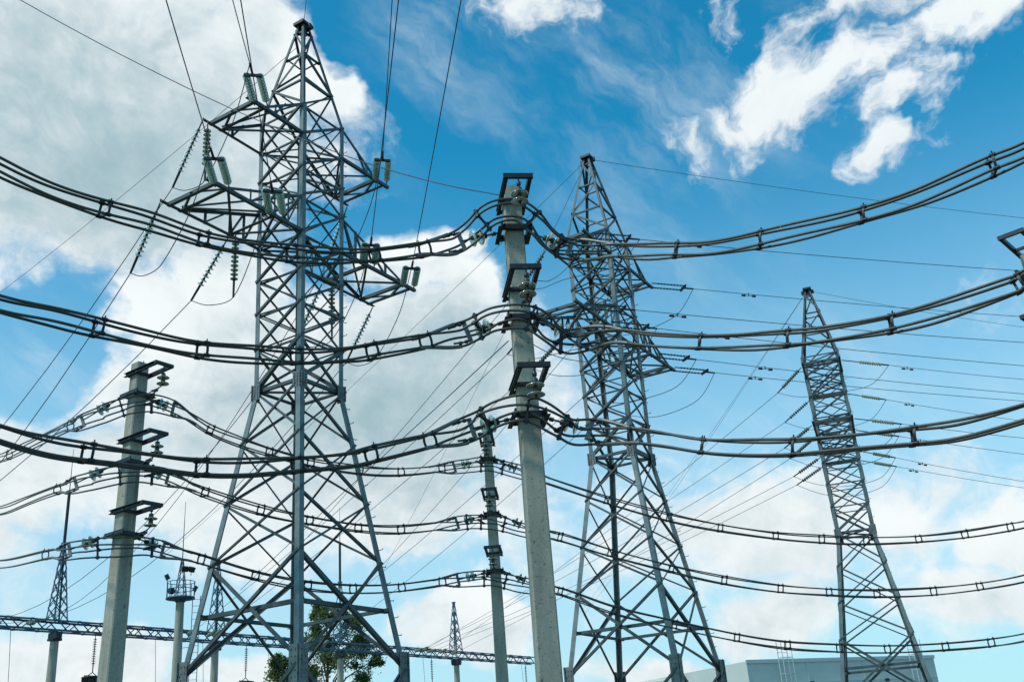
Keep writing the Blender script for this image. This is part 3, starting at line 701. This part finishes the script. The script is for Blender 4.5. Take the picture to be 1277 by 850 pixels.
# earth wires from the peaks
pk = [T(i, 0, 0, 23.3) for i in range(3)]
E = far_end(pk[0], 382, 0, .03, 12, 30); wire([pk[0], E, E + (E - pk[0]) * 1.5], 'earth wire leaving the peak of the largest pylon straight up out of the photo', 'earth wire', None, .009)
E = at(0, 365, 40); wire(sag(T(0, .3, 0, 22.3), E, .01, 10) + [E + (E - pk[0]) * .4], 'thin earth wire falling left from below the peak of the largest pylon', 'earth wire', None, .008)
E = far_end(pk[1], 1277, 272, .03, 26, 70); wire(sag(pk[1], E, .006, 8) + [E + (E - pk[1]) * 1.2], 'earth wire from the peak of the middle pylon to the right edge', 'earth wire', None, .010)
E = far_end(pk[2], 1277, 408, .03, 40, 80); wire(sag(pk[2], E, .006, 8) + [E + (E - pk[2]) * 1.2], 'earth wire from the peak of the smallest pylon to the right edge', 'earth wire', None, .010)
for i, targets, lo in ((1, ((454, 460), (554, 558)), 0), (2, ((870, 560), (879, 542)), 0)):
    for k, (px, py) in enumerate(targets):
        best = None
        for si_ in range(-40, 240):
            q = gp(si_ * .25, GZ + 4.6); e = seg_d(pk[i], q, px, py)
            if best is None or e < best[0]: best = (e, q)
        wire(sag(pk[i], best[1], .008, 10), 'thin earth wire from the peak of the %s to the gantry, %s of two' % (PN[i], 'lower' if k == 0 else 'steeper'), 'earth wire', None, .009)
# guy and pilot wires at the nearest concrete post
P = [at(*q) for q in ((622, 243, 14.5), (540, 227, 15.5), (430, 194, 17), (285, 134, 19), (150, 68, 20), (25, 0, 21), (-120, -85, 22))]
wire(catmull(P, 5), 'wire from the head of the nearest concrete post to the upper left corner', 'wire', None, .010)
P = [at(634, 425, 14.8), at(540, 512, 19), at(430, 612, 25), at(300, 735, 35)]
wire(P, 'slanting wire anchored on the nearest concrete post below its middle cables', 'wire', None, .009)
P = [at(657, 425, 14.9), at(700, 446, 17), at(760, 452, 20), at(812, 440, 24)]
wire(catmull(P, 6), 'slack wire dipping right of the nearest concrete post towards the middle pylon', 'wire', None, .008)
P = [at(664, 349, 15), at(685, 350, 17), at(706, 335, 21), at(716, 318, 26)]
wire(catmull(P, 6), 'short slack loop between the nearest concrete post and the middle pylon', 'wire', None, .008)

# ------------------------------------------------------------------ things hanging from the gantry
def hang(s, trap, lab):
    a = gp(s, GZ - hb); e, L = far_string('post_string', a, (0, 0, -1), 'dark disc string hanging from the gantry beam ' + lab, 'strings hanging from the gantry', 11, None, .2, CAP)
    if trap:
        c = e - Z * .95; t = thing('line_trap', c, 'dark barrel line trap hung under discs ' + lab, 'line trap', 'line traps')
        m = MB()
        for k in range(22):
            a_ = 2 * math.pi * k / 22; q = Vector((math.cos(a_), math.sin(a_), 0)); m.beam(c + q * .5 - Z * .62, c + q * .5 + Z * .62, .03, .10, q)
        m.lathe(c, Z, [(-.6, .48), (.6, .48)], 22); m.build('winding', STEEL_DARK, t)
        for sg in (-1, 1):
            m = MB(); m.lathe(c + Z * .66 * sg, Z, [(-.04, .01), (-.04, .56), (.04, .56), (.04, .01)], 22)
            m.beam(c + Z * .74 * sg - GD * .5, c + Z * .74 * sg + GD * .5, .07, .07); m.build('end_cross', STEEL_DARK, t)
        m = MB()
        m.tube([c + Z * .7 - GD * .35, e, c + Z * .7 + GD * .35], .03, 6); m.build('sling', FITTING, t)
def s_at(px, py):
    return min((k * .1 for k in range(-400, 700)), key=lambda s: abs(proj(gp(s, GZ - hb))[0] - px))
hang(s_at(119, 795), True, 'left of the leaning concrete post'); hang(s_at(308, 800), True, 'inside the legs of the largest pylon')
hang(s_at(538, 818), False, 'left of the short-spired gantry post'); hang(s_at(655, 828), False, 'beside the nearest concrete post')
for px, lab in ((10, 'far left end'), (192, 'left foot of the largest pylon'), (250, 'floodlight mast, on its right'), (332, 'tree, on its left'), (525, 'short-spired gantry post, left of it'), (648, 'nearest concrete post')):
    s = s_at(px, 800); a = gp(s, GZ - hb - .1, .2); wire([a, a - Z * 1.5 + GD * .12, a - Z * 3.5 + GD * .25, a - Z * 6.5 - GD * .2], 'slack dropper hanging from the gantry near the ' + lab, 'dropper', 'droppers of the gantry', .014, 'dropper_wire')

# ------------------------------------------------------------------ floodlight mast
b = at(225, 745, 60.0); zt = b.z; base = Vector((b.x, b.y, 0))
t = thing('floodlight_mast', base, 'floodlight mast with a railed round platform, left of the largest pylon', 'floodlight mast')
m = MB(); m.tube([base, base + Z * zt], [.30, .22], 20); m.build('shaft', CONC, t)
m = MB(); m.lathe(base + Z * zt, Z, [(-.28, .2), (-.12, .36), (-.07, .78), (.02, .78), (.02, .05)], 20); m.build('platform', STEEL_BLUE, t)
m = MB()
for k in range(12):
    a_ = 2 * math.pi * k / 12; q = Vector((math.cos(a_), math.sin(a_), 0)) * .74; m.tube([base + q + Z * zt, base + q + Z * (zt + .85)], .022, 5)
for z in (.45, .85): m.tube([base + Z * (zt + z) + Vector((math.cos(2 * math.pi * k / 24), math.sin(2 * math.pi * k / 24), 0)) * .74 for k in range(25)], .020, 5)
m.build('railing', STEEL_BLUE, t)
m = MB(); H = 2.1
for j in range(4):
    def cm(j, z): w = .26 + (.04 - .26) * z / H; return base + Z * (zt + z) + Vector((SG[j][0] * w, SG[j][1] * w, 0))
    m.tube([cm(j, 0), cm(j, H)], .028, 5)
    for i in range(5): m.tube([cm(j, H * i / 5), cm((j + 1) % 4, H * (i + 1) / 5)], .018, 4)
m.build('spire', STEEL_BLUE, t)
m = MB(); m.tube([base + Z * (zt + H), base + Z * (zt + H + 3.3)], [.03, .012], 5); m.build('lightning_rod', STEEL_DARK, t)
for k, (a_, zz) in enumerate(((200, 1.15), (330, 1.45), (300, 1.45), (150, .5), (20, .5))):
    q = base + Vector((math.cos(R(a_)), math.sin(R(a_)), 0)) * .74 + Z * (zt + zz); m = MB()
    o = Vector((math.cos(R(a_)), math.sin(R(a_)), -.5)).normalized(); sx = o.cross(Z).normalized(); u = sx.cross(o)
    m.box(q, o * .09, sx * .16, u * .13); m.box(q + o * .11, o * .012, sx * .175, u * .145); m.tube([q, q - Z * .35], .02, 5); m.build('floodlight', STEEL_DARK, t)
m = MB(); lx = base + Vector((.75, -.2, 0))
for k in range(2): m.tube([lx + Vector((.42 * k, 0, 0)), lx + Vector((.42 * k, 0, zt))], .022, 5)
z = .3
while z < zt: m.tube([lx + Z * z, lx + Z * z + Vector((.42, 0, 0))], .014, 4); z += .35
for z in range(1, int(zt), 2): m.tube([base + Z * z, lx + Z * z], .018, 4)
m.build('ladder', STEEL_BLUE, t)

# ------------------------------------------------------------------ industrial building, far right
WALL = mat('grey_blue_cladding', (0.68, 0.66, 0.60), .55, .1, .06, .5)
TRIM = mat('pale_trim', (0.60, 0.64, 0.62), .5, .1, .05, 2.0)
B0 = at(930, 824, 80.0); B1 = at(1163, 815, 93.0); zB = B0.z
B0 = Vector((B0.x, B0.y, 0)); B1 = Vector((B1.x, B1.y, 0)); bd = (B1 - B0).normalized(); bn = Vector((-bd.y, bd.x, 0)); LB_ = (B1 - B0).length
t = thing('industrial_building', B0, 'large grey clad industrial building with a flat roof behind the smallest pylon', 'building')
def slab(p, q, nrm, z0, z1, nm, mt, dep):
    m = MB(); m.box((p + q) / 2 + nrm * dep / 2 + Z * (z0 + z1) / 2, (q - p) / 2, nrm * dep / 2, Z * (z1 - z0) / 2); return m.build(nm, mt, t)
slab(B0, B1, bn, 0, zB, 'wall', WALL, 26.0)
k = 0; x = 0.0
while x < LB_ - 2: 
    for z in (zB * .5, zB * .97): pass
    slab(B0 + bd * x, B0 + bd * min(x + .14, LB_), -bn, .02, zB - .05, 'panel_seam', TRIM, .05); x += 5.6
slab(B0 - bd * .05, B1 + bd * .05, -bn, zB - .16, zB + .10, 'roof_flashing', TRIM, .10)
slab(B0 - bd * .02, B1, -bn, zB - 1.62, zB - 1.57, 'panel_seam', TRIM, .035)
for x in (LB_ * .3, LB_ * .7): slab(B0 + bd * x, B0 + bd * (x + .35), -bn, zB - 1.75, zB - 1.55, 'vent', STEEL_DARK, .12)
for x, hh in ((2.6, 2.0), (LB_ - 3.2, 2.0)):
    p = B0 + bd * x - bn * .55; m = MB()
    for s in (0, .9):
        m.tube([p + bd * s, p + bd * s + Z * (zB + 1.25)], .035, 5)
        m.tube([p + bd * s - bn * .5 + Z * zB * .3, p + bd * s - bn * .5 + Z * (zB + 1.25)], .03, 5)
    z = .4
    while z < zB + 1.25:
        m.tube([p + Z * z, p + bd * .9 + Z * z], .022, 4)
        if z > zB * .3 and int(z / .38) % 3 == 0: m.tube([p + Z * z, p - bn * .5 + Z * z, p - bn * .5 + bd * .9 + Z * z, p + bd * .9 + Z * z], .022, 4)
        z += .38
    m.build('roof_ladder', TRIM, t)
L0 = at(838, 846, 88.0); z2 = L0.z; L0 = Vector((L0.x, L0.y, 0)); L1 = at(888, 842, 93.0); L1 = Vector((L1.x, L1.y, 0)); en = bn
t2 = t; nd_ = Vector((-(L1 - L0).normalized().y, (L1 - L0).normalized().x, 0))
t = thing('low_annexe', L0, 'low grey annexe beside the industrial building, half hidden by the middle pylon foot', 'building')
slab(L0, L1 + (L1 - L0) * .6, nd_, 0, z2, 'wall', WALL, 12.0); slab(L0, L1 + (L1 - L0) * .6, -nd_, z2 - .12, z2 + .08, 'roof_flashing', TRIM, .09)

# ------------------------------------------------------------------ trees behind the gantry
LEAF = mat('leaves', (0.10, 0.145, 0.045), .7, 0, .5, 1.3, spots=[((0.10, 0.125, 0.04), .9, .56, 1)])
_t = LEAF.node_tree; _b = _t.nodes['Principled BSDF']; _tr = _t.nodes.new('ShaderNodeBsdfTranslucent'); _tr.inputs[0].default_value = (0.16, 0.22, 0.05, 1)
_mx = _t.nodes.new('ShaderNodeMixShader'); _mx.inputs[0].default_value = .45
_t.links.new(_b.outputs[0], _mx.inputs[1]); _t.links.new(_tr.outputs[0], _mx.inputs[2]); _t.links.new(_mx.outputs[0], [n for n in _t.nodes if n.type == 'OUTPUT_MATERIAL'][0].inputs[0])
BARK = mat('bark', (0.10, 0.085, 0.065), .95, 0, .3, 4.0)
def tree(name, base, H, lobes, nleaf, label, seed):
    rnd = random.Random(seed); t = thing(name, base, label, 'tree', 'trees behind the gantry'); m = MB()
    m.tube([base, base + Z * H * .3 + Vector((.1, 0, 0)), base + Z * H * .62, base + Z * H * .93 + Vector((.2, .1, 0))], [.28, .22, .13, .03], 8)
    tipsl = []
    for (x, y, z, r) in lobes:
        c = base + Vector((x, y, z)); zz = max(z - r * 1.4 - abs(x) * .6, H * .22)
        m.tube([base + Z * zz, base + Vector((x * .4, y * .4, zz + (z - zz) * .6)), c], [.10, .06, .02], 5)
        for k in range(5):
            v = Vector((rnd.gauss(0, 1), rnd.gauss(0, 1), rnd.gauss(.3, .8))).normalized() * r * rnd.uniform(.6, 1.1); m.tube([c, c + v * .5 + Z * .1, c + v], [.03, .018, .006], 4); tipsl.append((c + v, r * .42))
        tipsl.append((c, r * .75))
    m.build('trunk', BARK, t); m = MB()
    for k in range(nleaf):
        c, r = rnd.choice(tipsl); v = Vector((rnd.gauss(0, 1), rnd.gauss(0, 1), rnd.gauss(0, .8))); p = c + v * r * .55
        a = Vector((rnd.gauss(0, 1), rnd.gauss(0, 1), rnd.gauss(0, .6))).normalized(); b_ = a.orthogonal().normalized(); l = rnd.uniform(.08, .20)
        m.add([p, p + a * l * .5 + b_ * l * .42, p + a * l * 1.25, p + a * l * .5 - b_ * l * .42], [(0, 1, 2, 3)])
    m.build('crown', LEAF, t)
hT = 88.0; b = at(408, 850, hT); c = at(405, 757, hT)
LOBES = []
for (px, py, r) in ((408,772,.9),(398,764,.6),(425,768,.7),(392,790,.9),(440,776,.9),(446,795,1.0),(420,800,1.3),(396,812,1.2),(450,815,1.1),(432,828,1.5),(405,838,1.4),(458,838,1.0),(380,846,1.0),(470,822,.6)):
    q = at(px, py, hT); LOBES.append((q.x - b.x, random.uniform(-1.3, 1.3), q.z, r))
tree('leafy_tree', Vector((b.x, b.y, 0)), c.z, LOBES, 20000, 'leafy green tree seen through the lower legs of the largest pylon', 3)
b = at(348, 850, hT); LOBES = []
for (px, py, r) in ((350,826,.6),(342,836,.8),(358,838,.8),(346,848,1.1),(362,852,.9)):
    q = at(px, py, hT); LOBES.append((q.x - b.x, random.uniform(-.8, .8), q.z, r))
tree('leafy_tree', Vector((b.x, b.y, 0)), at(348, 822, hT).z, LOBES, 5000, 'small leafy treetop just left of the foot plate of the largest pylon', 5)
